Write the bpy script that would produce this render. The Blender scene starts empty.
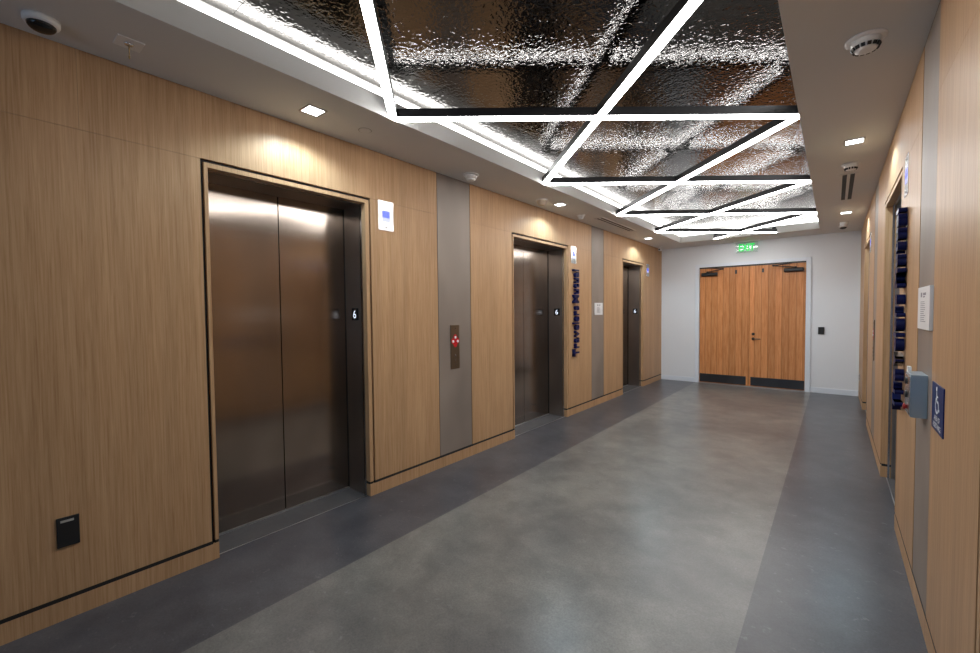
import bpy, bmesh, math, random
from mathutils import Vector, Matrix

random.seed(4)
SC = bpy.context.scene
COL = SC.collection

# ------------------------------------------------------------------ dimensions (metres)
W, D, H = 3.2777, 9.6119, 2.8245        # room width, far wall, soffit height
YB = -3.6                               # wall behind the camera
LX, RX, NY, FY = 0.567, 2.735, 0.30, 8.93   # ceiling recess
FT, MZ = 2.95, 3.03                     # top of the recess fascia, height of the hammered panel
ZK, RV = 0.098, 0.021                   # baseboard height, black reveal above it
ZF = 2.426                              # top of the elevator surrounds
DX = 0.30                               # depth of the elevator doors behind the wall face

# ------------------------------------------------------------------ materials
def mat(name, color=(0.8, 0.8, 0.8), rough=0.5, metal=0.0, emit=None, estr=1.0, spec=0.5, aniso=0.0):
    m = bpy.data.materials.new(name); m.use_nodes = True
    b = m.node_tree.nodes['Principled BSDF']
    b.inputs['Base Color'].default_value = (*color, 1)
    b.inputs['Roughness'].default_value = rough
    b.inputs['Metallic'].default_value = metal
    b.inputs['Specular IOR Level'].default_value = spec
    b.inputs['Anisotropic'].default_value = aniso
    if emit:
        b.inputs['Emission Color'].default_value = (*emit, 1)
        b.inputs['Emission Strength'].default_value = estr
    return m

def nodes_of(m):
    return m.node_tree.nodes, m.node_tree.links, m.node_tree.nodes['Principled BSDF']

def position(nd, ln, scale):
    g = nd.new('ShaderNodeNewGeometry'); mp = nd.new('ShaderNodeMapping')
    mp.inputs['Scale'].default_value = scale; mp.inputs['Location'].default_value = (0.37, 0.61, 0.43)
    ln.new(g.outputs['Position'], mp.inputs['Vector'])
    return mp.outputs['Vector']

def noise(nd, ln, vec, scale, detail=3, rough=0.55, dist=0.0):
    n = nd.new('ShaderNodeTexNoise')
    n.inputs['Scale'].default_value = scale; n.inputs['Detail'].default_value = detail
    n.inputs['Roughness'].default_value = rough; n.inputs['Distortion'].default_value = dist
    ln.new(vec, n.inputs['Vector'])
    return n.outputs['Fac']

def ramp(nd, ln, fac, stops):
    r = nd.new('ShaderNodeValToRGB')
    e = r.color_ramp.elements
    while len(e) < len(stops): e.new(0.5)
    for el, (p, c) in zip(e, stops):
        el.position = p; el.color = (*c, 1)
    ln.new(fac, r.inputs['Fac'])
    return r.outputs['Color']

def mixc(nd, ln, mode, fac, a, b):
    x = nd.new('ShaderNodeMix'); x.data_type = 'RGBA'; x.blend_type = mode
    if isinstance(fac, float): x.inputs[0].default_value = fac
    else: ln.new(fac, x.inputs[0])
    for s, v in ((x.inputs[6], a), (x.inputs[7], b)):
        if isinstance(v, tuple): s.default_value = (*v, 1)
        else: ln.new(v, s)
    return x.outputs[2]

def wood(name, c0, c1, c2, rough=0.42, grain=1.0):
    m = mat(name, rough=rough, spec=0.22); nd, ln, b = nodes_of(m)
    fine = noise(nd, ln, position(nd, ln, (130 * grain, 130 * grain, 3.0)), 1.0, 5, 0.65, 0.4)
    wide = noise(nd, ln, position(nd, ln, (9 * grain, 9 * grain, 0.35)), 1.0, 3, 0.5, 0.8)
    col = ramp(nd, ln, fine, [(0.28, c0), (0.5, c1), (0.72, c2)])
    sh = ramp(nd, ln, wide, [(0.3, (0.88, 0.87, 0.86)), (0.7, (1.05, 1.05, 1.05))])
    ln.new(mixc(nd, ln, 'MULTIPLY', 1.0, col, sh), b.inputs['Base Color'])
    bp = nd.new('ShaderNodeBump'); bp.inputs['Strength'].default_value = 0.06; bp.inputs['Distance'].default_value = 0.002
    ln.new(fine, bp.inputs['Height']); ln.new(bp.outputs['Normal'], b.inputs['Normal'])
    return m

def brushed(name, color, rough, scale=(3, 3, 220), aniso=0.4, amount=0.10):
    m = mat(name, color, rough, 1.0, aniso=aniso); nd, ln, b = nodes_of(m)
    n = noise(nd, ln, position(nd, ln, scale), 1.0, 3)
    r = nd.new('ShaderNodeMapRange')
    r.inputs['To Min'].default_value = max(0.02, rough - amount); r.inputs['To Max'].default_value = rough + amount
    ln.new(n, r.inputs['Value']); ln.new(r.outputs['Result'], b.inputs['Roughness'])
    w = noise(nd, ln, position(nd, ln, (2.2, 2.2, 1.1)), 1.0, 2)
    lo = tuple(c * 0.82 for c in color); hi = tuple(min(1, c * 1.15) for c in color)
    ln.new(ramp(nd, ln, w, [(0.3, lo), (0.7, hi)]), b.inputs['Base Color'])
    return m

def brush_dir(m, v):
    nd, ln, b = nodes_of(m); c = nd.new('ShaderNodeCombineXYZ')
    for i in range(3): c.inputs[i].default_value = v[i]
    ln.new(c.outputs[0], b.inputs['Tangent'])

def paint(name, color, rough=0.6):
    m = mat(name, color, rough, spec=0.3); nd, ln, b = nodes_of(m)
    n = noise(nd, ln, position(nd, ln, (1, 1, 1)), 160.0, 2)
    bp = nd.new('ShaderNodeBump'); bp.inputs['Strength'].default_value = 0.04; bp.inputs['Distance'].default_value = 0.002
    ln.new(n, bp.inputs['Height']); ln.new(bp.outputs['Normal'], b.inputs['Normal'])
    return m

OAK = wood('oak_veneer', (0.370, 0.206, 0.099), (0.480, 0.290, 0.153), (0.560, 0.356, 0.200))
DOORWOOD = wood('door_veneer', (0.50, 0.195, 0.068), (0.63, 0.275, 0.108), (0.72, 0.355, 0.152), rough=0.27, grain=0.35)
BLACK = mat('black_reveal', (0.006, 0.006, 0.007), 0.6)
GAP = mat('dark_gap', (0.05, 0.043, 0.038), 0.6)
BLACKPL = mat('black_plastic', (0.012, 0.012, 0.014), 0.35)
TAUPE = brushed('taupe_metal_laminate', (0.265, 0.214, 0.178), 0.48, (160, 160, 2), 0.0, 0.06)
_b = TAUPE.node_tree.nodes['Principled BSDF']; _b.inputs['Metallic'].default_value = 0.12
BRONZE = brushed('bronze_steel', (0.36, 0.305, 0.265), 0.17, (1.5, 1.5, 30), 0.8, 0.03); brush_dir(BRONZE, (0, 1, 0))
BRONZEDK = brushed('dark_bronze_steel', (0.40, 0.35, 0.31), 0.34, (1.5, 1.5, 30), 0.7, 0.03); brush_dir(BRONZEDK, (1, 0, 0))
STEEL = brushed('brushed_steel', (0.60, 0.60, 0.62), 0.22, (3, 3, 240), 0.3, 0.06)
BLUESTEEL = brushed('box_steel', (0.38, 0.48, 0.55), 0.32, (60, 60, 60), 0.0, 0.06)
CEIL = paint('soffit_paint', (0.72, 0.715, 0.71), 0.7)
FASCIA = paint('fascia_paint', (0.64, 0.635, 0.62), 0.6)
WALLP = paint('cool_white_paint', (0.76, 0.785, 0.82), 0.5)
FRAMEP = mat('door_frame_paint', (0.74, 0.79, 0.86), 0.35)
WHITEPL = mat('white_plastic', (0.86, 0.85, 0.84), 0.4)
GREYPL = mat('grey_plastic', (0.38, 0.36, 0.33), 0.5)
BEIGEPL = mat('beige_plastic', (0.55, 0.45, 0.34), 0.5)
BARBODY = mat('bar_black_metal', (0.012, 0.012, 0.014), 0.4, 0.3)
LED = mat('bar_led', (1, 1, 1), 0.5, emit=(1.0, 0.985, 0.97), estr=12.0)
COVE = mat('cove_led', (1, 1, 1), 0.5, emit=(1.0, 0.99, 0.97), estr=3.2)
DLENS = mat('downlight_lens', (1, 1, 1), 0.5, emit=(0.93, 0.97, 1.0), estr=5.0)
NAVY = mat('navy_letter_side', (0.003, 0.007, 0.065), 0.35, spec=0.2)
LETTERFACE = mat('dark_letter_face', (0.10, 0.10, 0.11), 0.12, 1.0)
PAPER = mat('notice_white', (0.74, 0.73, 0.73), 0.45)
INK = mat('notice_ink', (0.25, 0.24, 0.26), 0.6)
RED = mat('red_graphic', (0.55, 0.006, 0.012), 0.4)
REDBTN = mat('red_button', (0.35, 0.01, 0.01), 0.3)
ADABLUE = mat('sign_blue', (0.004, 0.018, 0.105), 0.45, spec=0.25)
WHITE = mat('sign_white', (0.75, 0.77, 0.8), 0.5)
SCREEN = mat('lantern_screen', (0.03, 0.04, 0.5), 0.2, emit=(0.13, 0.18, 0.95), estr=0.45)
SCREEN2 = mat('lantern_screen_glow', (0.3, 0.3, 0.8), 0.2, emit=(0.45, 0.5, 1.0), estr=0.4)
DIGIT = mat('indicator_digit', (0.8, 0.85, 1), 0.4, emit=(0.75, 0.85, 1.0), estr=0.45)
GREEN = mat('exit_green', (0.0, 0.4, 0.08), 0.4, emit=(0.0, 0.80, 0.10), estr=0.5)
CLOSER = mat('closer_black', (0.015, 0.015, 0.016), 0.35, 0.4)
nd, ln, b = nodes_of(DOORWOOD)
src = b.inputs['Base Color'].links[0].from_socket
g = nd.new('ShaderNodeNewGeometry'); sx = nd.new('ShaderNodeSeparateXYZ'); ln.new(g.outputs['Position'], sx.inputs[0])
k1 = nd.new('ShaderNodeMath'); k1.operation = 'MULTIPLY'; k1.inputs[1].default_value = 9.2; ln.new(sx.outputs['X'], k1.inputs[0])
k2 = nd.new('ShaderNodeMath'); k2.operation = 'FLOOR'; ln.new(k1.outputs[0], k2.inputs[0])
wn = nd.new('ShaderNodeTexWhiteNoise'); wn.noise_dimensions = '1D'; ln.new(k2.outputs[0], wn.inputs['W'])
k3 = nd.new('ShaderNodeMath'); k3.operation = 'FRACT'; ln.new(k1.outputs[0], k3.inputs[0])
st = mixc(nd, ln, 'MULTIPLY', 1.0, src, ramp(nd, ln, wn.outputs['Value'], [(0.0, (0.84, 0.82, 0.80)), (1.0, (1.10, 1.08, 1.06))]))
st = mixc(nd, ln, 'MULTIPLY', 1.0, st, ramp(nd, ln, k3.outputs[0], [(0.0, (0.70, 0.66, 0.62)), (0.16, (1, 1, 1)), (0.9, (1.05, 1.05, 1.05)), (1.0, (0.85, 0.82, 0.8))]))
ln.new(st, b.inputs['Base Color'])
KICK = brushed('kick_plate_metal', (0.07, 0.07, 0.075), 0.35, (40, 40, 40), 0.0, 0.06)
CHROME = mat('chrome', (0.8, 0.8, 0.8), 0.15, 1.0)
SILLDK = brushed('dark_sill_plate', (0.085, 0.085, 0.09), 0.5, (30, 30, 30), 0, 0.1); SILLDK.node_tree.nodes['Principled BSDF'].inputs['Metallic'].default_value = 0.2
SILL = brushed('sill_metal', (0.62, 0.63, 0.65), 0.35, (60, 60, 60), 0, 0.05)

# hammered mirror panel
HAMMER = mat('hammered_mirror', (0.15, 0.146, 0.142), 0.03, 1.0)
nd, ln, b = nodes_of(HAMMER)
p = position(nd, ln, (1, 1, 1))
n1 = noise(nd, ln, p, 40.0, 1.0, 0.4, 0.5)
n2 = noise(nd, ln, p, 75.0, 1.0, 0.4, 0.2)
ad = nd.new('ShaderNodeMath'); ad.operation = 'MULTIPLY_ADD'; ad.inputs[1].default_value = 0.35
ln.new(n2, ad.inputs[0]); ln.new(n1, ad.inputs[2])
bmp = nd.new('ShaderNodeBump'); bmp.inputs['Strength'].default_value = 0.42; bmp.inputs['Distance'].default_value = 0.006
ln.new(ad.outputs[0], bmp.inputs['Height']); ln.new(bmp.outputs['Normal'], b.inputs['Normal'])

# polished concrete with a paler centre field
CONC = mat('polished_concrete', rough=0.3, spec=0.5)
nd, ln, b = nodes_of(CONC)
g = nd.new('ShaderNodeNewGeometry'); sx = nd.new('ShaderNodeSeparateXYZ'); ln.new(g.outputs['Position'], sx.inputs[0])
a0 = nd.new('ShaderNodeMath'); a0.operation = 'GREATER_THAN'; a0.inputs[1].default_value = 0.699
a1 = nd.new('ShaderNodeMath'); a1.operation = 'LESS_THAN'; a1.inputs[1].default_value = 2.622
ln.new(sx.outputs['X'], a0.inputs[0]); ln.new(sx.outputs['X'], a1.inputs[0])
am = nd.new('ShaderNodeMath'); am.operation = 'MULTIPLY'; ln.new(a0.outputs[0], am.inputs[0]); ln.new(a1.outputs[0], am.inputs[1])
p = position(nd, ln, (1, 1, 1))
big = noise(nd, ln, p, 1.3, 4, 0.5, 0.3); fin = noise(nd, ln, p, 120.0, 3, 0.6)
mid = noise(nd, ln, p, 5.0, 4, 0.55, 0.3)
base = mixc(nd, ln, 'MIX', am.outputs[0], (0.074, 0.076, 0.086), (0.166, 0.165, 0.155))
c1 = mixc(nd, ln, 'MULTIPLY', 1.0, base, ramp(nd, ln, big, [(0.28, (0.70, 0.71, 0.74)), (0.72, (1.2, 1.19, 1.16))]))
c2 = mixc(nd, ln, 'MULTIPLY', 1.0, c1, ramp(nd, ln, mid, [(0.3, (0.74, 0.74, 0.76)), (0.7, (1.18, 1.17, 1.16))]))
c3 = mixc(nd, ln, 'MULTIPLY', 1.0, c2, ramp(nd, ln, fin, [(0.25, (0.75, 0.75, 0.75)), (0.75, (1.22, 1.22, 1.22))]))
# small pale scuffs
sp = noise(nd, ln, position(nd, ln, (22, 30, 1)), 1.0, 3, 0.6, 0.4)
c4 = mixc(nd, ln, 'MIX', ramp(nd, ln, sp, [(0.64, (0, 0, 0)), (0.80, (0.35, 0.35, 0.35))]), c3, (0.36, 0.36, 0.38))
ln.new(c4, b.inputs['Base Color'])

# clear panes: mostly transparent with a fresnel sheen
def clear(name, tint=(0.95, 0.97, 0.98), boost=0.0):
    m = bpy.data.materials.new(name); m.use_nodes = True
    nd, ln = m.node_tree.nodes, m.node_tree.links
    nd.remove(nd['Principled BSDF']); out = nd['Material Output']
    t = nd.new('ShaderNodeBsdfTransparent'); t.inputs[0].default_value = (*tint, 1)
    gl = nd.new('ShaderNodeBsdfGlossy'); gl.inputs['Roughness'].default_value = 0.02
    f = nd.new('ShaderNodeFresnel'); f.inputs[0].default_value = 1.45
    a = nd.new('ShaderNodeMath'); a.operation = 'ADD'; a.inputs[1].default_value = boost
    ln.new(f.outputs[0], a.inputs[0])
    mx = nd.new('ShaderNodeMixShader'); ln.new(a.outputs[0], mx.inputs[0]); ln.new(t.outputs[0], mx.inputs[1]); ln.new(gl.outputs[0], mx.inputs[2])
    ln.new(mx.outputs[0], out.inputs[0])
    return m
ACRYL = clear('clear_acrylic', (0.90, 0.92, 0.92), 0.0)
GLASS = clear('window_glass')

# ------------------------------------------------------------------ mesh helpers
OFF = {}
class MB:
    """collects shapes; side 'L'/'R' maps (n, y, z) with n measured out of that wall; None keeps world x, y, z"""
    def __init__(s, side=None):
        s.bm = bmesh.new(); s.side = side; s.mats = []
    def P(s, x, y, z):
        if s.side == 'R': x = W - x
        return Vector((x, y, z))
    def mi(s, m):
        if m not in s.mats: s.mats.append(m)
        return s.mats.index(m)
    def box(s, x0, x1, y0, y1, z0, z1, m, bev=0.0, seg=2):
        vs = [s.bm.verts.new(s.P(x, y, z)) for z in (z0, z1) for y in (y0, y1) for x in (x0, x1)]
        fs = [s.bm.faces.new([vs[i] for i in q]) for q in ((0, 2, 3, 1), (4, 5, 7, 6), (0, 1, 5, 4), (2, 6, 7, 3), (0, 4, 6, 2), (1, 3, 7, 5))]
        k = s.mi(m)
        for f in fs: f.material_index = k
        bmesh.ops.recalc_face_normals(s.bm, faces=fs)
        if bev:
            es = list({e for f in fs for e in f.edges})
            r = bmesh.ops.bevel(s.bm, geom=es, offset=bev, segments=seg, affect='EDGES', profile=0.5)
            for f in r['faces']: f.material_index = k
        return s
    def prism(s, pts, d, m, smooth=False):
        """closed outline pts (world/side coords) pushed along vector d"""
        d = Vector(d)
        a = [s.bm.verts.new(s.P(*p)) for p in pts]
        bb = [s.bm.verts.new(s.P(*(Vector(p) + d))) for p in pts]
        k = s.mi(m); fs = [s.bm.faces.new(a), s.bm.faces.new(bb[::-1])]
        n = len(a)
        for i in range(n):
            f = s.bm.faces.new((a[i], bb[i], bb[(i + 1) % n], a[(i + 1) % n])); f.smooth = smooth; fs.append(f)
        for f in fs: f.material_index = k
        bmesh.ops.recalc_face_normals(s.bm, faces=fs)
        return s
    def lathe(s, prof, c, m, axis='z', n=28, mats=None):
        """profile of (radius, height) along axis from point c"""
        rings = []
        for r, h in prof:
            ring = []
            for i in range(n):
                a = 2 * math.pi * i / n; u, v = r * math.cos(a), r * math.sin(a)
                q = {'z': (u, v, h), 'x': (h, u, v), 'y': (u, h, v)}[axis]
                ring.append(s.bm.verts.new(s.P(c[0] + q[0], c[1] + q[1], c[2] + q[2])))
            rings.append(ring)
        fs = []
        for j in range(len(rings) - 1):
            k = s.mi(mats[j] if mats else m)
            for i in range(n):
                f = s.bm.faces.new((rings[j][i], rings[j][(i + 1) % n], rings[j + 1][(i + 1) % n], rings[j + 1][i]))
                f.material_index = k; f.smooth = True; fs.append(f)
        for ring, j in ((rings[0], 0), (rings[-1], -1)):
            f = s.bm.faces.new(ring); f.material_index = s.mi(mats[j] if mats else m); fs.append(f)
        bmesh.ops.recalc_face_normals(s.bm, faces=fs)
        return s
    def tube(s, p0, p1, r, m, n=12):
        p0, p1 = Vector(p0), Vector(p1); t = (p1 - p0).normalized()
        u = t.orthogonal().normalized(); v = t.cross(u)
        A = [[s.bm.verts.new(s.P(*(p + r * (math.cos(2 * math.pi * i / n) * u + math.sin(2 * math.pi * i / n) * v)))) for i in range(n)] for p in (p0, p1)]
        fs = [s.bm.faces.new((A[0][i], A[0][(i + 1) % n], A[1][(i + 1) % n], A[1][i])) for i in range(n)]
        for f in fs: f.smooth = True
        fs += [s.bm.faces.new(A[0]), s.bm.faces.new(A[1])]
        k = s.mi(m)
        for f in fs: f.material_index = k
        bmesh.ops.recalc_face_normals(s.bm, faces=fs)
        return s
    def build(s, name, parent=None, loc=None):
        off = OFF[parent.name] if parent else (Vector(loc) if loc else Vector((0, 0, 0)))
        me = bpy.data.meshes.new(name)
        bmesh.ops.translate(s.bm, verts=s.bm.verts, vec=-off)
        s.bm.to_mesh(me); s.bm.free()
        for m in s.mats: me.materials.append(m)
        o = bpy.data.objects.new(name, me); COL.objects.link(o)
        if parent: o.parent = parent
        else: o.location = off
        OFF[o.name] = off
        return o

def tag(o, label, cat, group=None):
    o['label'] = label; o['category'] = cat
    if group: o['group'] = group
    return o
def thing(name, loc, label, cat, group=None):
    o = bpy.data.objects.new(name, None); COL.objects.link(o); o.location = loc
    o.empty_display_size = 0.1
    OFF[o.name] = Vector(loc)
    return tag(o, label, cat, group)
def struct(o):
    o['kind'] = 'structure'; return o
def at(side, n, y, z):
    return (n if side == 'L' else W - n, y, z)

def text_mesh(body, bold=0.0, extrude=0.0, bev=0.0, spacing=1.0):
    """mesh of text set with the built-in font, normalised so the capital height is 1; returns mesh, width"""
    cu = bpy.data.curves.new('text', 'FONT'); cu.body = body; cu.size = 1.0; cu.offset = bold
    cu.extrude = extrude; cu.bevel_depth = bev; cu.space_character = spacing; cu.resolution_u = 4
    o = bpy.data.objects.new('text', cu); COL.objects.link(o)
    dg = bpy.context.evaluated_depsgraph_get(); dg.update()
    me = bpy.data.meshes.new_from_object(o.evaluated_get(dg))
    bpy.data.objects.remove(o); bpy.data.curves.remove(cu)
    return me
def text_obj(name, body, origin, right, up, size, m, parent, sx=1.0, bold=0.0, extrude=0.0, align='C', sidemat=None):
    """text at origin reading along `right`, letter tops towards `up`; size = font size"""
    me = text_mesh(body, bold, extrude / size)
    xs = [v.co.x for v in me.vertices]
    x0, x1 = min(xs), max(xs); sh = {'C': -(x0 + x1) / 2, 'L': -x0}[align]
    right, up = Vector(right), Vector(up); out = right.cross(up)
    off = OFF[parent.name]
    zs = max(v.co.z for v in me.vertices)
    for v in me.vertices:
        c = v.co
        v.co = Vector(origin) + right * ((c.x + sh) * size * sx) + up * (c.y * size) + out * ((c.z + extrude / size) * size) - off
    me.materials.clear(); me.materials.append(m)
    if sidemat:
        me.materials.append(sidemat)
        for f in me.polygons:
            f.material_index = 0 if abs(f.normal.z) > 0.9 else 1
    else:
        for f in me.polygons: f.material_index = 0
    me.update()
    o = bpy.data.objects.new(name, me); COL.objects.link(o); o.parent = parent
    OFF[o.name] = off
    return o

# ------------------------------------------------------------------ the setting
f = MB(); f.box(-0.42, W + 0.42, YB - 0.2, D + 0.2, -0.12, 0, CONC); struct(f.build('floor'))

EL = [  # side, outer y0, outer y1
    ('L', 0.927, 2.109), ('L', 4.067, 5.419), ('L', 7.395, 8.505),
    ('R', 0.735, 1.853), ('R', 3.925, 5.160), ('R', 7.260, 8.420)]
STRIPS = {'L': [(2.860, 3.333), (6.161, 6.620)], 'R': [(2.674, 3.112), (5.960, 6.410)]}

def panel_wall(side, name):
    m = MB(side)
    ops = [(a, b) for s, a, b in EL if s == side]
    cuts = sorted([YB, D] + [v for ab in ops for v in ab] + [v for ab in STRIPS[side] for v in ab])
    G, E = 0.0016, 0.006
    # dark carcass behind the panels, with the elevator openings left free
    ys = YB
    for a, b_ in ops:
        m.box(-0.40, -0.02, ys, a + 0.012, 0, H + 0.3, BLACK); m.box(-0.40, -0.02, a + 0.012, b_ - 0.012, ZF - 0.012, H + 0.3, BLACK); ys = b_ - 0.012
    m.box(-0.40, -0.02, ys, D, 0, H + 0.3, BLACK)
    extra = {'L': [-1.6, -0.45], 'R': [-1.2]}[side]
    up_extra = {'L': [0.40], 'R': []}[side]
    ZS = ZF + 0.004
    for y0, y1 in zip(cuts[:-1], cuts[1:]):
        if (y0, y1) in STRIPS[side]: continue
        isop = (y0, y1) in ops
        inner = [v for v in extra if y0 < v < y1]
        seq = [y0] + inner + [y1]
        for a, b_ in zip(seq[:-1], seq[1:]):
            if not isop:
                m.box(-0.02, 0, a + (E if a in [o[1] for o in ops] else G), b_ - (E if b_ in [o[0] for o in ops] else G), ZK + RV, ZS - 0.0007, OAK)
        seq = [y0] + [v for v in inner + up_extra if y0 < v < y1] + [y1]
        for a, b_ in zip(seq[:-1], seq[1:]):
            m.box(-0.02, 0, a + (0 if isop else .0005), b_ - (0 if isop else .0005), ZS + (0.004 if isop else 0.0007), H, OAK)
    return struct(m.build(name))
panel_wall('L', 'wall_left'); panel_wall('R', 'wall_right')

n = 0
for side in 'LR':
    ys = YB
    m = MB(side)
    for s, a, b_ in EL + [(side, D, D)]:
        if s != side: continue
        m.box(-0.02, 0.0, ys, a if a < D else D, 0, ZK, OAK); m.box(-0.02, -0.0015, ys, a if a < D else D, ZK, ZK + RV, BLACK); ys = b_
    struct(m.build('baseboard_left' if side == 'L' else 'baseboard_right'))
    for a, b_ in STRIPS[side]:
        n += 1
        m = MB(side); m.box(-0.02, -0.001, a + 0.007, b_ - 0.007, ZK + RV, H, TAUPE); m.box(-0.02, -0.004, a + 0.0016, a + 0.007, ZK + RV, H, GAP); m.box(-0.02, -0.004, b_ - 0.007, b_ - 0.0016, ZK + RV, H, GAP)
        struct(m.build('trim_%d' % n))

# far wall with the double-door opening, its base, and the wall behind the camera with a window
DX0, DX1, DZ = 0.762, 2.535, 2.362
m = MB()
m.box(-0.4, DX0 - 0.02, D, D + 0.2, 0, H + 0.3, WALLP); m.box(DX1 + 0.02, W + 0.4, D, D + 0.2, 0, H + 0.3, WALLP)
m.box(DX0 - 0.02, DX1 + 0.02, D, D + 0.2, DZ + 0.02, H + 0.3, WALLP); m.box(DX0 - 0.02, DX1 + 0.02, D + 0.1, D + 0.2, 0, DZ + 0.02, BLACK)
struct(m.build('wall_back'))
m = MB(); m.box(0, DX0 - 0.085, D - 0.012, D, 0, 0.095, FRAMEP, 0.003); m.box(DX1 + 0.075, W, D - 0.012, D, 0, 0.095, FRAMEP, 0.003)
struct(m.build('baseboard_back'))
WX0, WX1, WZ0, WZ1 = 0.5, 2.8, 0.5, 2.5
m = MB()
m.box(-0.4, WX0, YB - 0.2, YB, 0, H + 0.3, WALLP); m.box(WX1, W + 0.4, YB - 0.2, YB, 0, H + 0.3, WALLP)
m.box(WX0, WX1, YB - 0.2, YB, 0, WZ0, WALLP); m.box(WX0, WX1, YB - 0.2, YB, WZ1, H + 0.3, WALLP)
struct(m.build('wall_front'))
m = MB()
for a, b_ in ((WX0, WX0 + .05), (1.625, 1.675), (WX1 - .05, WX1)): m.box(a, b_, YB - 0.12, YB - 0.04, WZ0, WZ1, BARBODY)
for a, b_ in ((WZ0, WZ0 + .05), (WZ1 - .05, WZ1)): m.box(WX0, WX1, YB - 0.12, YB - 0.04, a, b_, BARBODY)
wf = struct(m.build('window_1'))
m = MB(); m.box(WX0 + .05, WX1 - .05, YB - 0.083, YB - 0.077, WZ0 + .05, WZ1 - .05, GLASS); m.build('pane', wf)

# soffit with its recess
m = MB()
m.box(0, LX, YB, D, H, H + 0.02, CEIL); m.box(RX, W, YB, D, H, H + 0.02, CEIL)
m.box(LX, RX, YB, NY, H, H + 0.02, CEIL); m.box(LX, RX, FY, D, H, H + 0.02, CEIL)
m.box(-0.42, W + 0.42, YB - 0.2, D + 0.2, MZ + 0.03, MZ + 0.12, CEIL)
struct(m.build('ceiling'))
m = MB(); t = 0.012; o = 0.0005; e = 0.001
m.box(LX - t, LX + e, NY, FY, H + o, FT, FASCIA); m.box(RX - e, RX + t, NY, FY, H + o, FT, FASCIA)
m.box(LX - t, RX + t, NY - t, NY + e, H + o, FT, FASCIA); m.box(LX - t, RX + t, FY - e, FY + t, H + o, FT, FASCIA)
# closing lip above the light line
for x0, x1, y0, y1 in ((LX - .06, LX - .045, NY, FY), (RX + .045, RX + .06, NY, FY), (LX - .06, RX + .06, NY - .06, NY - .045), (LX - .06, RX + .06, FY + .045, FY + .06)):
    m.box(x0, x1, y0, y1, FT - 0.02, MZ + 0.02, FASCIA)
struct(m.build('trim_5'))
# hammered panels in strips with hairline joints
ysm = [NY - 0.045, 0.92, 2.12, 3.32, 4.52, 5.72, 6.92, 8.12, FY + 0.045]
m = MB()
for a, b_ in zip(ysm[:-1], ysm[1:]):
    m.box(LX - 0.045, RX + 0.045, a + 0.001, b_ - 0.001, MZ, MZ + 0.012, HAMMER)
struct(m.build('ceiling_panels'))

# double door in the far wall
dr = bpy.data.objects.new('door_1', None); COL.objects.link(dr); dr.location = (1.65, D, 0); OFF[dr.name] = Vector(dr.location)
dr['kind'] = 'structure'; dr['label'] = 'orange wood double door with black kick plates in the far wall'
m = MB()
fw = 0.075
m.box(DX0 - fw, DX0, D - 0.03, D + 0.06, 0, DZ + fw, FRAMEP, 0.003); m.box(DX1, DX1 + fw, D - 0.03, D + 0.06, 0, DZ + fw, FRAMEP, 0.003)
m.box(DX0, DX1, D - 0.03, D + 0.06, DZ + 0.012, DZ + fw, FRAMEP, 0.003)
m.build('door_frame', dr)
m = MB(); m.box(DX0, DX1, D - 0.014, D + 0.05, DZ - 0.012, DZ + 0.012, BLACKPL); m.build('head_seal', dr)
m = MB(); m.box(DX0, DX1, D - 0.05, D + 0.06, 0.0, 0.010, SILL); m.build('threshold', dr)
MIDX = 1.652
leaves = []
for a, b_ in ((DX0 + .004, MIDX - .003), (MIDX + .003, DX1 - .004)):
    m = MB(); m.box(a, b_, D + 0.006, D + 0.05, 0.016, DZ - 0.014, DOORWOOD, 0.002)
    # shallow vertical veneer joints
    leaf = m.build('door_leaf', dr); leaves.append(leaf)
    left = a < 1
    m = MB(); m.box((0.775 if left else 1.682), (1.605 if left else 2.528), D + 0.001, D + 0.0075, 0.026, 0.196, KICK, 0.001); m.build('kick_plate', leaf)
    # closer: body on the leaf, folding arm to the head
    cx0, cx1 = (0.80, 1.10) if left else (2.20, 2.50)
    cm = MB(); cm.box(cx0, cx1, D - 0.055, D + 0.006, 2.190, 2.262, CLOSER, 0.016, 3); cl = cm.build('door_closer', leaf)
    cm = MB()
    pv = (cx0 + 0.11, D - 0.03, 2.27) if left else (cx1 - 0.12, D - 0.03, 2.27)
    el = (pv[0] + 0.30, D - 0.10, 2.315) if left else (pv[0] - 0.34, D - 0.10, 2.315)
    an = (pv[0] + 0.10, D - 0.016, 2.352) if left else (pv[0] - 0.06, D - 0.016, 2.352)
    cm.tube(pv, el, 0.009, CLOSER); cm.tube(el, an, 0.009, CLOSER); cm.tube((pv[0], pv[1], 2.25), (pv[0], pv[1], 2.285), 0.016, CLOSER)
    cm.tube((el[0], el[1], 2.30), (el[0], el[1], 2.33), 0.013, CLOSER)
    cm.build('closer_arm', cl)
    sx_ = 1.421 if left else 1.871
    m = MB(); m.box(sx_ - 0.016, sx_ + 0.016, D - 0.006, D + 0.006, 2.21, 2.285, BLACKPL, 0.003); m.build('stop_plate', leaf)
leaf = leaves[1]
m = MB(); m.lathe([(0.027, 0), (0.027, -0.012), (0.012, -0.014), (0.010, -0.05)], (1.722, D + 0.006, 0.938), BLACKPL, 'y', 20)
m.box(1.71, 1.845, D - 0.052, D - 0.036, 0.929, 0.947, mat('lever_metal', (0.10, 0.08, 0.06), 0.3, 0.9), 0.005); m.build('door_handle', leaf)
m = MB(); m.lathe([(0.026, 0), (0.026, -0.012), (0.018, -0.018)], (1.722, D + 0.006, 1.031), BLACKPL, 'y', 20); m.build('lock_cylinder', leaf)

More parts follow.
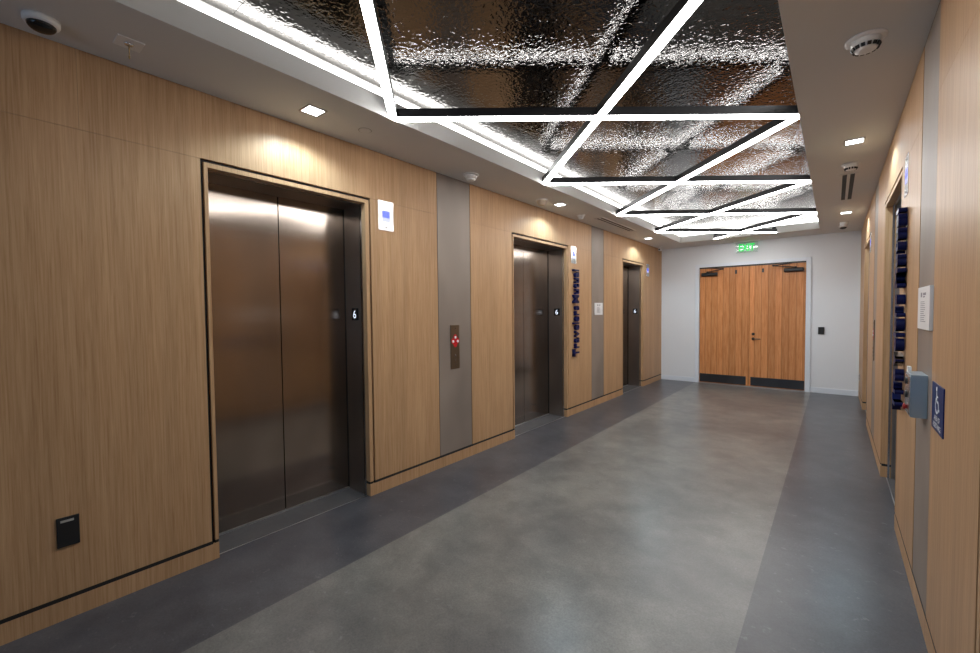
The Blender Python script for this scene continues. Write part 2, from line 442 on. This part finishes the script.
# ------------------------------------------------------------------ elevators
ELLAB = {
    0: 'bronze elevator doors nearest on the left wall, beside the low black outlet',
    1: 'bronze elevator doors between the red call panel strip and the vertical navy lettering',
    2: 'bronze elevator doors last on the left wall, nearest the white far wall',
    3: 'elevator surround edge at the extreme right border of the photo',
    4: 'deep wood-framed elevator opening behind the navy lettering on the right wall',
    5: 'elevator opening last on the right wall, nearest the white far wall'}
for i, (side, y0, y1) in enumerate(EL):
    t = thing('elevator', at(side, 0, (y0 + y1) / 2, 0), ELLAB[i], 'elevator', 'bronze elevators along both walls')
    a, b_ = y0 + 0.012, y1 - 0.012           # outer edge of wood surround (black reveal outside it)
    ia, ib, zt = y0 + 0.032, y1 - 0.045, 2.386   # clear opening
    m = MB(side)
    m.box(-0.07, 0, a, ia, ZK + RV, ZF - 0.012, OAK); m.box(-0.07, 0, ib, b_, ZK + RV, ZF - 0.012, OAK); m.box(-0.07, 0, ia, ib, zt, ZF - 0.012, OAK)
    m.box(-0.07, 0, a, ia, 0, ZK, OAK); m.box(-0.07, 0, ib, b_, 0, ZK, OAK); m.box(-0.0195, 0, a - 0.012, a, 0, ZK, OAK); m.box(-0.0195, 0, b_, b_ + 0.012, 0, ZK, OAK)
    m.box(-0.07, -0.008, a, ia, ZK, ZK + RV, BLACK); m.box(-0.07, -0.008, ib, b_, ZK, ZK + RV, BLACK)
    m.build('wood_surround', t)
    for q, (c0, c1) in enumerate(((a, ia + 0.006), (ib - 0.006, b_))):
        m = MB(side); m.box(-0.36, -0.07, c0, c1, 0, zt - 0.006, BRONZEDK); j = m.build('metal_jamb', t)
        # bright front edge of the frame
        m = MB(side); e = ia if q == 0 else ib
        m.box(-0.060, -0.045, e - 0.007 if q else e - 0.002, e + 0.002 if q else e + 0.007, 0, zt, STEEL); m.build('edge_trim', j)
    m = MB(side); m.box(-0.36, -0.07, a, b_, zt - 0.006, ZF - 0.012, BRONZEDK); hd = m.build('metal_header', t)
    m = MB(side); m.box(-0.060, -0.045, ia, ib, zt - 0.007, zt + 0.002, STEEL); m.build('edge_trim', hd)
    mid = (ia + ib) / 2
    for c0, c1 in ((ia - 0.03, mid - 0.003), (mid + 0.003, ib + 0.03)):
        m = MB(side); m.box(-DX - 0.03, -DX, max(c0, ia + 0.0062), min(c1, ib - 0.0062), 0.012, zt - 0.007, BRONZE, 0.0015); dp = m.build('door_panel', t)
    m = MB(side); m.box(-DX - 0.045, -DX - 0.032, ia, ib, 0, zt - 0.006, BLACK); m.box(-DX, -DX + 0.010, ia + 0.0055, ia + 0.0068, 0.01, zt - 0.006, BLACK); m.box(-DX, -DX + 0.010, ib - 0.0068, ib - 0.0055, 0.01, zt - 0.006, BLACK)
    m.build('dark_gap', t)
    m = MB(side); m.box(-DX - 0.03, -DX + 0.010, ia + 0.006, ib - 0.006, 0, 0.010, SILL); m.box(-DX + 0.010, -0.045, ia + 0.006, ib - 0.006, 0, 0.001, SILLDK); m.box(-0.045, -0.038, ia + 0.006, ib - 0.006, 0, 0.002, SILL); m.build('sill', t)
    if side == 'L':
        m = MB(side); m.box(-0.200, -0.110, ib - 0.011, ib - 0.005, 1.445, 1.545, BLACKPL, 0.002); fi = m.build('floor_indicator', t)
        text_obj('digit', '6', (-0.157, ib - 0.0118, 1.462), (1, 0, 0), (0, 0, 1), 0.095, DIGIT, fi)

# ------------------------------------------------------------------ wall fittings
def lantern(side, yc, label):
    t = thing('hall_lantern', at(side, 0, yc, 2.315), label, 'lantern', 'elevator hall lanterns')
    m = MB(side); m.box(0, 0.004, yc - 0.078, yc + 0.078, 2.192, 2.438, STEEL, 0.001); m.build('face_plate', t)
    m = MB(side); m.box(0.003, 0.0052, yc - 0.037, yc + 0.037, 2.298, 2.356, SCREEN); m.box(0.003, 0.0050, yc - 0.037, yc + 0.037, 2.268, 2.298, SCREEN2); m.build('screen', t)
    for z in (2.218, 2.412):
        m = MB(side); m.lathe([(0.006, 0.0), (0.006, 0.0035), (0.003, 0.0045)], (0.0030, yc, z), GREYPL, 'x', 12); m.build('screw', t)
lantern('L', 2.266, 'steel hall lantern with blue screen beside the nearest elevator on the left wall')
lantern('L', 5.578, 'steel hall lantern with blue screen right above the left-wall navy lettering')
lantern('L', 8.72, 'small hall lantern on the left wall next to the far corner')
lantern('R', 3.68, 'steel hall lantern with blue screen above the right-wall navy lettering')
lantern('R', 7.06, 'hall lantern deep on the right wall beside the farthest elevator there')

def call_station(side, yc, label):
    t = thing('call_station', at(side, 0, yc, 1.16), label, 'elevator call panel', 'elevator call panels')
    h = 0.062
    plate = mat('call_plate', (0.17, 0.125, 0.085), 0.35, 0.8)
    m = MB(side); m.box(-0.001, 0.006, yc - h, yc + h, 0.942, 1.378, plate, 0.002); m.build('face_plate', t)
    # red four-lobed graphic
    m = MB(side)
    pts = []
    for k in range(48):
        a = 2 * math.pi * k / 48; r = 0.040 + 0.017 * abs(math.cos(2 * a)) ** 1.5
        pts.append((0.0062, yc + r * math.cos(a), 1.220 + 1.15 * r * math.sin(a)))
    m.prism(pts, (0.0012, 0, 0), RED); m.build('red_graphic', t)
    for dy, dz in ((-0.033, -0.005), (0.0, 0.034), (0.033, -0.005)):
        m = MB(side); m.lathe([(0.0135, 0), (0.0135, 0.004), (0.011, 0.006)], (0.007, yc + dy, 1.220 + dz), WHITE, 'x', 16); m.build('button', t)
    for z in (1.072, 1.030, 0.992):
        m = MB(side); m.lathe([(0.007, 0), (0.007, 0.003), (0.004, 0.004)], (0.0058, yc, z), STEEL, 'x', 12); m.build('key_switch', t)
    m = MB(side); m.lathe([(0.006, 0), (0.006, 0.002), (0.003, 0.003)], (0.0058, yc, 1.345), STEEL, 'x', 12); m.build('screw', t)
call_station('L', 3.084, 'narrow bronze call panel with red flower graphic on the left taupe strip')
call_station('R', 6.196, 'narrow call panel on the far taupe strip of the right wall')

def notice(side, y0, y1, z0, z1, label):
    t = thing('notice_plate', at(side, 0, (y0 + y1) / 2, z0), label, 'sign', 'white notices on the taupe strips')
    m = MB(side); m.box(-0.001, 0.012, y0, y1, z0, z1, PAPER, 0.001); m.build('plate', t)
    m = MB(side); h = z1 - z0; w = y1 - y0; s = 1 if side == 'L' else -1
    def bar(u0, u1, v0, v1):   # u from the reader's left, v from the bottom
        a, b_ = (y0 + u0 * w, y0 + u1 * w) if side == 'L' else (y1 - u1 * w, y1 - u0 * w)
        m.box(0.0119, 0.0124, a, b_, z0 + v0 * h, z0 + v1 * h, INK)
    bar(0.26, 0.38, 0.76, 0.87); bar(0.46, 0.70, 0.80, 0.86); bar(0.46, 0.62, 0.75, 0.78)
    rnd = random.Random(3)
    for k in range(11): bar(0.25, 0.55 + 0.15 * rnd.random(), 0.64 - k * 0.046, 0.655 - k * 0.046)
    m.build('printing', t)
notice('L', 6.262, 6.545, 1.442, 1.633, 'white framed notice on the far taupe strip of the left wall')
notice('R', 2.678, 3.010, 1.400, 1.600, 'white notice plate above the steel box on the right wall')

def letters(side, ya, z0, z1, label):
    """raised lettering reading upwards; ya = foot line of the letters"""
    words = 'Travelers Mutual'
    t = thing('wall_lettering', at(side, 0, ya, z0), label, 'sign', 'vertical navy lettering')
    right = Vector((0, 0, 1)); up = Vector((0, -1, 0)) if side == 'L' else Vector((0, 1, 0))
    size = 0.205
    # advance widths measured from the font itself
    adv, geo = [], []
    x = 0
    wid = []
    for ch in words:
        if ch == ' ': wid.append(None); continue
        me = text_mesh(ch, 0.026); xs = [v.co.x for v in me.vertices]; wid.append((min(xs), max(xs))); bpy.data.meshes.remove(me)
    gap = 0.055; total = sum((w[1] - w[0] if w else 0.12) + gap for w in wid) - gap
    sx = (z1 - z0) / (total * size)
    pos = 0
    for ch, w in zip(words, wid):
        if w is None: pos += 0.12 + gap; continue
        cw = w[1] - w[0]
        org = Vector(at(side, 0.004, ya, z0)) + right * (pos * size * sx)
        text_obj('letter', ch, org, right, up, size, LETTERFACE, t, sx=sx, bold=0.026, extrude=0.020, align='L', sidemat=NAVY)
        pos += cw + gap
letters('L', 5.665, 0.850, 2.105, 'vertical raised navy lettering on the left wall between two elevators')
letters('R', 3.580, 0.860, 2.105, 'vertical raised navy lettering seen edge-on on the right wall')

# steel call box with buttons on the right strip
t = thing('call_box', at('R', 0, 2.86, 0.99), 'projecting steel call box with red button on the right wall', 'call box')
m = MB('R'); m.box(-0.001, 0.056, 2.770, 2.945, 0.990, 1.190, BLUESTEEL, 0.002); m.build('housing', t)
m = MB('R'); m.box(0.054, 0.060, 2.782, 2.933, 1.000, 1.180, STEEL, 0.002); fp = m.build('front_plate', t)
for z in (1.150, 1.085):
    m = MB('R'); m.lathe([(0.017, 0), (0.017, 0.005), (0.012, 0.007)], (0.060, 2.87, z), BLACKPL, 'x', 18); m.build('button', t)
m = MB('R'); m.lathe([(0.010, 0), (0.010, 0.004), (0.015, 0.005), (0.015, 0.010), (0.010, 0.013)], (0.060, 2.86, 1.025), REDBTN, 'x', 18); m.build('red_button', t)
m = MB('R'); m.box(0.040, 0.054, 2.900, 2.940, 1.189, 1.215, WHITEPL, 0.002); m.build('top_tab', t)

# blue accessibility sign
t = thing('accessibility_sign', at('R', 0, 2.5, 0.99), 'blue sign with white wheelchair symbol on the right wall', 'sign')
m = MB('R'); m.box(0, 0.004, 2.378, 2.624, 0.990, 1.186, ADABLUE, 0.001); m.build('plate', t)
m = MB('R'); yc, zc = 2.500, 1.118
def P2(u, v): return (0.0042, yc - u, zc + v)      # u to the reader's right
def stroke(pts, w):
    for (a, b_) in zip(pts[:-1], pts[1:]):
        a, b_ = Vector(a), Vector(b_); d = (b_ - a).normalized(); q = Vector((-d.y, d.x)) * w / 2
        m.prism([P2(*(a + q)), P2(*(b_ + q)), P2(*(b_ - q)), P2(*(a - q))], (0.0008, 0, 0), WHITE)
m.prism([P2(-0.012 + 0.010 * math.cos(k * math.pi / 8), 0.048 + 0.010 * math.sin(k * math.pi / 8)) for k in range(16)], (0.0008, 0, 0), WHITE)
stroke([(-0.012, 0.036), (-0.008, -0.004), (0.022, -0.004), (0.034, -0.036), (0.046, -0.032)], 0.009)
stroke([(-0.011, 0.018), (0.016, 0.018)], 0.007)
stroke([(-0.004 + 0.032 * math.cos(math.radians(x)), -0.018 + 0.032 * math.sin(math.radians(x))) for x in range(120, 345, 15)], 0.007)
m.build('wheelchair_symbol', t)
for s_, z in (('AREA OF', 1.034), ('ASSISTANCE', 1.004)):
    text_obj('lettering', s_, at('R', 0.0046, 2.500, z), (0, -1, 0), (0, 0, 1), 0.030, WHITE, t, bold=0.01)

# outlets and card reader
t = thing('wall_outlet', (0, 0.300, 0.35), 'black outlet plate low on the left wood wall near the camera', 'outlet')
m = MB('L'); m.box(-0.001, 0.009, 0.260, 0.342, 0.365, 0.512, BLACK, 0.003); m.build('cover_plate', t)
m = MB('L'); m.box(0.0085, 0.0098, 0.274, 0.322, 0.488, 0.499, GREYPL); m.build('label_tab', t)
t = thing('wall_outlet', at('R', 0, 9.16, 0.33), 'small dark outlet low on the right wall by the far corner', 'outlet')
m = MB('R'); m.box(-0.001, 0.010, 9.12, 9.20, 0.330, 0.445, GREYPL, 0.003); m.build('cover_plate', t)
m = MB('R')
for z in (0.365, 0.410): m.box(0.0095, 0.0112, 9.142, 9.178, z - 0.016, z + 0.016, BLACK, 0.003)
m.build('socket', t)
t = thing('card_reader', (2.762, D, 1.05), 'black card reader on the white far wall right of the double door', 'card reader')
m = MB(); m.box(2.717, 2.805, D - 0.022, D + 0.001, 1.052, 1.180, BLACKPL, 0.006, 3); m.build('body', t)
m = MB(); m.box(2.728, 2.794, D - 0.0235, D - 0.021, 1.085, 1.165, BLACK, 0.001); m.build('face_window', t)

# exit sign hung from the soffit before the far wall
EY = 9.50
t = thing('exit_sign', (1.615, EY, H), 'clear hanging exit sign with green letters above the double door', 'exit sign')
m = MB(); m.box(1.40, 1.83, EY - 0.035, EY + 0.035, H - 0.022, H + 0.001, WHITEPL, 0.004); m.build('canopy', t)
m = MB(); m.box(1.43, 1.80, EY - 0.003, EY + 0.003, 2.598, H - 0.02, ACRYL); m.build('acrylic_panel', t)
text_obj('lettering', 'EXIT', (1.615, EY - 0.0055, 2.632), (1, 0, 0), (0, 0, 1), 0.190, GREEN, t, sx=0.68, bold=0.02, extrude=0.0006)

# ------------------------------------------------------------------ lights
NL = {1: 1.908, 2: 3.863, 3: 5.787, 4: 7.435}
NR = {-1: -0.20, 0: 1.760, 1: 3.670, 2: 5.600, 3: 7.458}
BARS = [
    ((2.180, 0.340), (LX, NL[1]), 'glowing bar running off the top edge toward the left soffit, nearest of all'),
    ((RX, NR[0]), (LX, NL[2]), 'long glowing diagonal bar leaving the top edge right of centre'),
    ((LX, NL[1]), (RX, NR[1]), 'nearest crosswise glowing bar spanning the whole recess'),
    ((RX, NR[1]), (LX, NL[3]), 'glowing diagonal bar starting at the right end of the nearest crosswise bar'),
    ((LX, NL[2]), (RX, NR[2]), 'second crosswise glowing bar from the camera'),
    ((RX, NR[2]), (LX, NL[4]), 'glowing diagonal bar starting at the right end of the second crosswise bar'),
    ((LX, NL[3]), (RX, NR[3]), 'third crosswise glowing bar from the camera'),
    ((RX, NR[3]), (1.180, 8.900), 'short glowing diagonal bar ending at the far edge of the recess, above the exit sign'),
    ((LX, NL[4]), (2.134, 8.900), 'farthest crosswise glowing bar, its right end free at the far fascia')]
BW, BH = 0.054, 0.066
for i, (a, b_, lab) in enumerate(BARS):
    a, b_ = Vector(a), Vector(b_); d = (b_ - a).normalized(); q = Vector((-d.y, d.x))
    def corner(p, sgn, hw):
        c = p + q * sgn * hw
        if abs(p.x - LX) < 1e-4 or abs(p.x - RX) < 1e-4:      # cut flush with the fascia
            xx = LX + 0.002 if abs(p.x - LX) < 1e-4 else RX - 0.002
            c = c + d * ((xx - c.x) / d.x)
        return c
    def slab(hw, z0, z1, mt, name, par):
        m = MB(); c = [corner(a, 1, hw), corner(b_, 1, hw), corner(b_, -1, hw), corner(a, -1, hw)]
        m.prism([(v.x, v.y, z0) for v in c], (0, 0, z1 - z0), mt); return m.build(name, par)
    e = 0.0007 * (i % 2)
    mid = (a + b_) / 2
    t = thing('linear_light', (mid.x, mid.y, H), lab, 'light bar', 'glowing zigzag bars in the ceiling recess')
    slab(BW / 2, H + 0.009 + e, H + BH + e, BARBODY, 'housing', t)
    slab(BW / 2 - 0.002, H - 0.001 + e, H + 0.009 + e, LED, 'diffuser', t)
    if i >= 7:
        m = MB(); v = b_ - d * 0.035; m.box(v.x - 0.03, v.x + 0.03, v.y - 0.022, v.y + 0.022, H + BH + e, H + BH + 0.035, BARBODY, 0.004); m.build('end_bracket', t)

for (x0, x1, y0, y1, lab) in (
        (LX - 0.030, LX - 0.014, NY, FY, 'bright cove light line along the left edge of the recess'),
        (RX + 0.014, RX + 0.030, NY, FY, 'cove light line along the right edge of the recess'),
        (LX, RX, FY + 0.014, FY + 0.030, 'bright cove light line along the far end of the recess')):
    m = MB(); m.box(x0, x1, y0, y1, FT + 0.002, FT + 0.050, COVE)
    m.box(x0, x1, y0, y1, FT - 0.012, FT + 0.002, WHITEPL)
    tag(m.build('cove_light', loc=((x0 + x1) / 2, (y0 + y1) / 2, FT)), lab, 'cove light', 'cove lights around the recess')

def spot(par, x, y, power, size=62, tilt=0.0):
    l = bpy.data.lights.new('downlight_lamp', 'SPOT'); l.energy = power; l.spot_size = math.radians(size); l.spot_blend = 0.45
    l.shadow_soft_size = 0.02; l.color = (0.66, 0.87, 1.0)
    o = bpy.data.objects.new('downlight_lamp', l); COL.objects.link(o); o.parent = par
    o.location = (0, 0, -0.026); o.rotation_euler = (0, tilt, 0)
DL = [('L', 0.279, 1.485, 'square recessed downlight on the left soffit above the nearest elevator'),
      ('L', 0.279, 4.702, 'square downlight on the left soffit above the middle elevator'),
      ('L', 0.270, 7.950, 'square downlight on the left soffit above the far elevator'),
      ('R', 0.232, 1.280, 'square downlight on the right soffit beyond the picture edge'),
      ('R', 0.232, 4.488, 'square downlight on the right soffit between smoke detector and slot vent'),
      ('R', 0.232, 7.700, 'farthest square downlight on the right soffit, beyond the slot vent')]
for side, nn, y, lab in DL:
    x = nn if side == 'L' else W - nn
    t = thing('downlight', (x, y, H), lab, 'downlight', 'square recessed downlights')
    h = 0.065
    m = MB()
    for x0, x1, y0, y1 in ((x - h, x + h, y - h, y - h + .012), (x - h, x + h, y + h - .012, y + h), (x - h, x - h + .012, y - h + .012, y + h - .012), (x + h - .012, x + h, y - h + .012, y + h - .012)):
        m.box(x0, x1, y0, y1, H - 0.004, H + 0.001, GREYPL)
    m.build('trim_ring', t)
    m = MB(); m.box(x - h + .012, x + h - .012, y - h + .012, y + h - .012, H - 0.002, H + 0.001, DLENS); m.build('lens', t)
    spot(t, x, y, 6.0 if (side == 'R' and y < 2) else 12.0, 148, 0)

# ------------------------------------------------------------------ things on the soffit
def dome_camera(x, y, r, label):
    t = thing('dome_camera', (x, y, H), label, 'security camera', 'dome cameras')
    m = MB(); m.lathe([(r, 0.001), (r, -0.016), (r * 0.94, -0.024), (r * 0.80, -0.027)], (x, y, H), WHITEPL); m.build('housing', t)
    m = MB(); m.lathe([(r * 0.80, -0.026)] + [(r * 0.78 * math.cos(k * math.pi / 12), -0.028 - r * 0.45 * math.sin(k * math.pi / 12)) for k in range(1, 6)] + [(0.002, -0.028 - r * 0.45)], (x, y, H), mat('smoked_dome', (0.008, 0.008, 0.009), 0.08)); m.build('dome', t)
dome_camera(0.172, 0.268, 0.062, 'white dome camera with black lens on the soffit, top left corner')
dome_camera(3.030, 8.880, 0.058, 'dome camera on the right soffit beside the far wall')

def detector(x, y, r, label, plate=True, kind='smoke_detector', body=WHITEPL, h=0.055, slots=True):
    t = thing(kind, (x, y, H), label, 'smoke detector', 'smoke detectors on the soffit')
    if plate:
        m = MB(); m.lathe([(r * 1.35, 0.001), (r * 1.35, -0.006), (r * 1.28, -0.010), (r * 1.05, -0.011)], (x, y, H), body); m.build('base_plate', t)
    m = MB(); z0 = -0.010 if plate else 0.001
    m.lathe([(r, z0), (r, -0.022), (r * 0.93, -0.030), (r * 0.80, -h * 0.8)], (x, y, H), body); b0 = m.build('housing', t)
    m = MB(); m.lathe([(r * 0.80, -h * 0.8), (r * 0.70, -h), (r * 0.40, -h * 1.06)], (x, y, H), body); cp = m.build('cap', t)
    if slots:
        m = MB(); nS = 14
        for k in range(nS):
            a = 2 * math.pi * k / nS
            c, s_ = math.cos(a), math.sin(a); rr = r * 0.80
            u = Vector((-s_, c, 0)); o_ = Vector((c, s_, 0)); base = Vector((x, y, H))
            p0 = base + o_ * (r * 0.885) + Vector((0, 0, -h * 0.66)); p1 = base + o_ * (r * 0.76) + Vector((0, 0, -h * 0.93))
            w = u * r * 0.12
            m.prism([p0 - w, p0 + w, p1 + w, p1 - w], o_ * 0.006 - Vector((0, 0, 0.003)), BLACKPL)
        m.build('slots', t)
detector(3.043, 2.835, 0.060, 'round smoke detector with black slots at the upper right')
detector(3.040, 5.160, 0.050, 'small smoke detector just before the slot vent on the right soffit')
detector(3.036, 8.560, 0.046, 'smoke detector on the right soffit just before the far dome camera', slots=False)
detector(0.200, 3.125, 0.058, 'white smoke detector on the left soffit above the near taupe strip', slots=False)
detector(0.205, 5.410, 0.044, 'small white smoke detector on the left soffit just before the slot vent', slots=False)

t = thing('strobe_sounder', (0.225, 4.36, H), 'beige cone-shaped ceiling fitting on the left soffit beside a downlight', 'ceiling fitting')
m = MB(); m.lathe([(0.070, 0.001), (0.070, -0.008), (0.064, -0.012)], (0.225, 4.36, H), WHITEPL); m.build('base_plate', t)
m = MB(); m.lathe([(0.060, -0.011), (0.055, -0.03), (0.038, -0.06), (0.030, -0.065)], (0.225, 4.36, H), BEIGEPL); m.build('cone', t)

t = thing('sprinkler', (0.255, 0.556, H), 'small square ceiling plate with a thin hanging sprinkler stem, upper left', 'sprinkler')
m = MB(); m.box(0.203, 0.307, 0.504, 0.608, H - 0.005, H + 0.001, WHITEPL, 0.002); m.build('square_plate', t)
m = MB(); m.lathe([(0.020, -0.004), (0.018, -0.010), (0.008, -0.014)], (0.255, 0.556, H), CHROME, 'z', 18); m.build('escutcheon', t)
m = MB(); m.lathe([(0.004, -0.012), (0.004, -0.030), (0.0025, -0.032), (0.0025, -0.060), (0.004, -0.062), (0.003, -0.075)], (0.255, 0.556, H), mat('sprinkler_brass', (0.35, 0.25, 0.12), 0.35, 0.9), 'z', 10); m.build('stem', t)
t = thing('sprinkler_cover', (0.279, 1.880, H), 'flat round sprinkler cover flush in the left soffit, right of the near downlight', 'sprinkler cover')
m = MB(); m.lathe([(0.042, 0.001), (0.042, -0.003), (0.038, -0.005)], (0.279, 1.880, H), CEIL); m.build('cover_disc', t)
m = MB(); m.lathe([(0.048, 0.0008), (0.048, -0.0012)], (0.279, 1.880, H), GREYPL); m.build('shadow_ring', t)
t = thing('wall_camera', (0.110, 9.16, H), 'tiny white camera on the soffit in the far left corner', 'security camera')
m = MB(); m.lathe([(0.040, 0.001), (0.040, -0.008), (0.014, -0.012), (0.012, -0.045)], (0.110, 9.16, H), WHITEPL, 'z', 18); m.build('mount', t)
m = MB(); m.box(0.085, 0.135, 9.09, 9.20, H - 0.085, H - 0.043, WHITEPL, 0.006); m.box(0.095, 0.125, 9.083, 9.092, H - 0.078, H - 0.050, BLACKPL, 0.003); m.build('camera_body', t)

def slot_vent(x0, x1, y0, y1, label):
    t = thing('slot_vent', ((x0 + x1) / 2, (y0 + y1) / 2, H), label, 'air vent', 'linear slot vents')
    m = MB(); w = (x1 - x0); r = w * 0.17
    zs = (H - 0.005, H + 0.001)
    for k in (0, 1, 2):
        c = x0 + k * (w - r) / 2; m.box(c, c + r, y0, y1, *zs, CEIL)
    m.box(x0 + r, x1 - r, y0, y0 + 0.02, *zs, CEIL); m.box(x0 + r, x1 - r, y1 - 0.02, y1, *zs, CEIL); m.build('vent_frame', t)
    m = MB(); m.box(x0 + r, x1 - r, y0 + .02, y1 - .02, H - 0.001, H + 0.0005, BLACK); m.build('slot_backing', t)
slot_vent(2.960, 3.105, 5.50, 6.80, 'double slot air vent in the right soffit')
slot_vent(0.250, 0.385, 5.72, 7.02, 'slot air vent in the left soffit above the far taupe strip')

# ------------------------------------------------------------------ daylight, camera, colour
wd = bpy.data.worlds.new('World'); SC.world = wd; wd.use_nodes = True
bg = wd.node_tree.nodes['Background']; bg.inputs[0].default_value = (0.42, 0.68, 1.0, 1); bg.inputs[1].default_value = 0.85
pl = bpy.data.lights.new('window_portal', 'AREA'); pl.shape = 'RECTANGLE'; pl.size = WX1 - WX0; pl.size_y = WZ1 - WZ0
pl.cycles.is_portal = True
po = bpy.data.objects.new('window_portal', pl); COL.objects.link(po); po.location = ((WX0 + WX1) / 2, YB - 0.15, (WZ0 + WZ1) / 2); po.rotation_euler = (math.radians(90), 0, 0)

cam = bpy.data.cameras.new('camera'); co = bpy.data.objects.new('camera', cam); COL.objects.link(co); SC.camera = co
cam.sensor_width = 36.0; cam.lens = 426.9078 * 36 / 980; cam.clip_start = 0.02
yw, pt, rl = (math.radians(v) for v in (-38.9058, -1.9035, -0.5573))
fwv = Vector((math.sin(yw) * math.cos(pt), math.cos(yw) * math.cos(pt), math.sin(pt)))
r0 = Vector((math.cos(yw), -math.sin(yw), 0)); u0 = r0.cross(fwv)
r_ = math.cos(rl) * r0 + math.sin(rl) * u0; u_ = -math.sin(rl) * r0 + math.cos(rl) * u0
M = Matrix((r_, u_, -fwv)).transposed().to_4x4(); M.translation = Vector((2.9411, 0, 1.5)); co.matrix_world = M

SC.view_settings.view_transform = 'Standard'; SC.view_settings.look = 'None'
SC.view_settings.exposure = 1.26
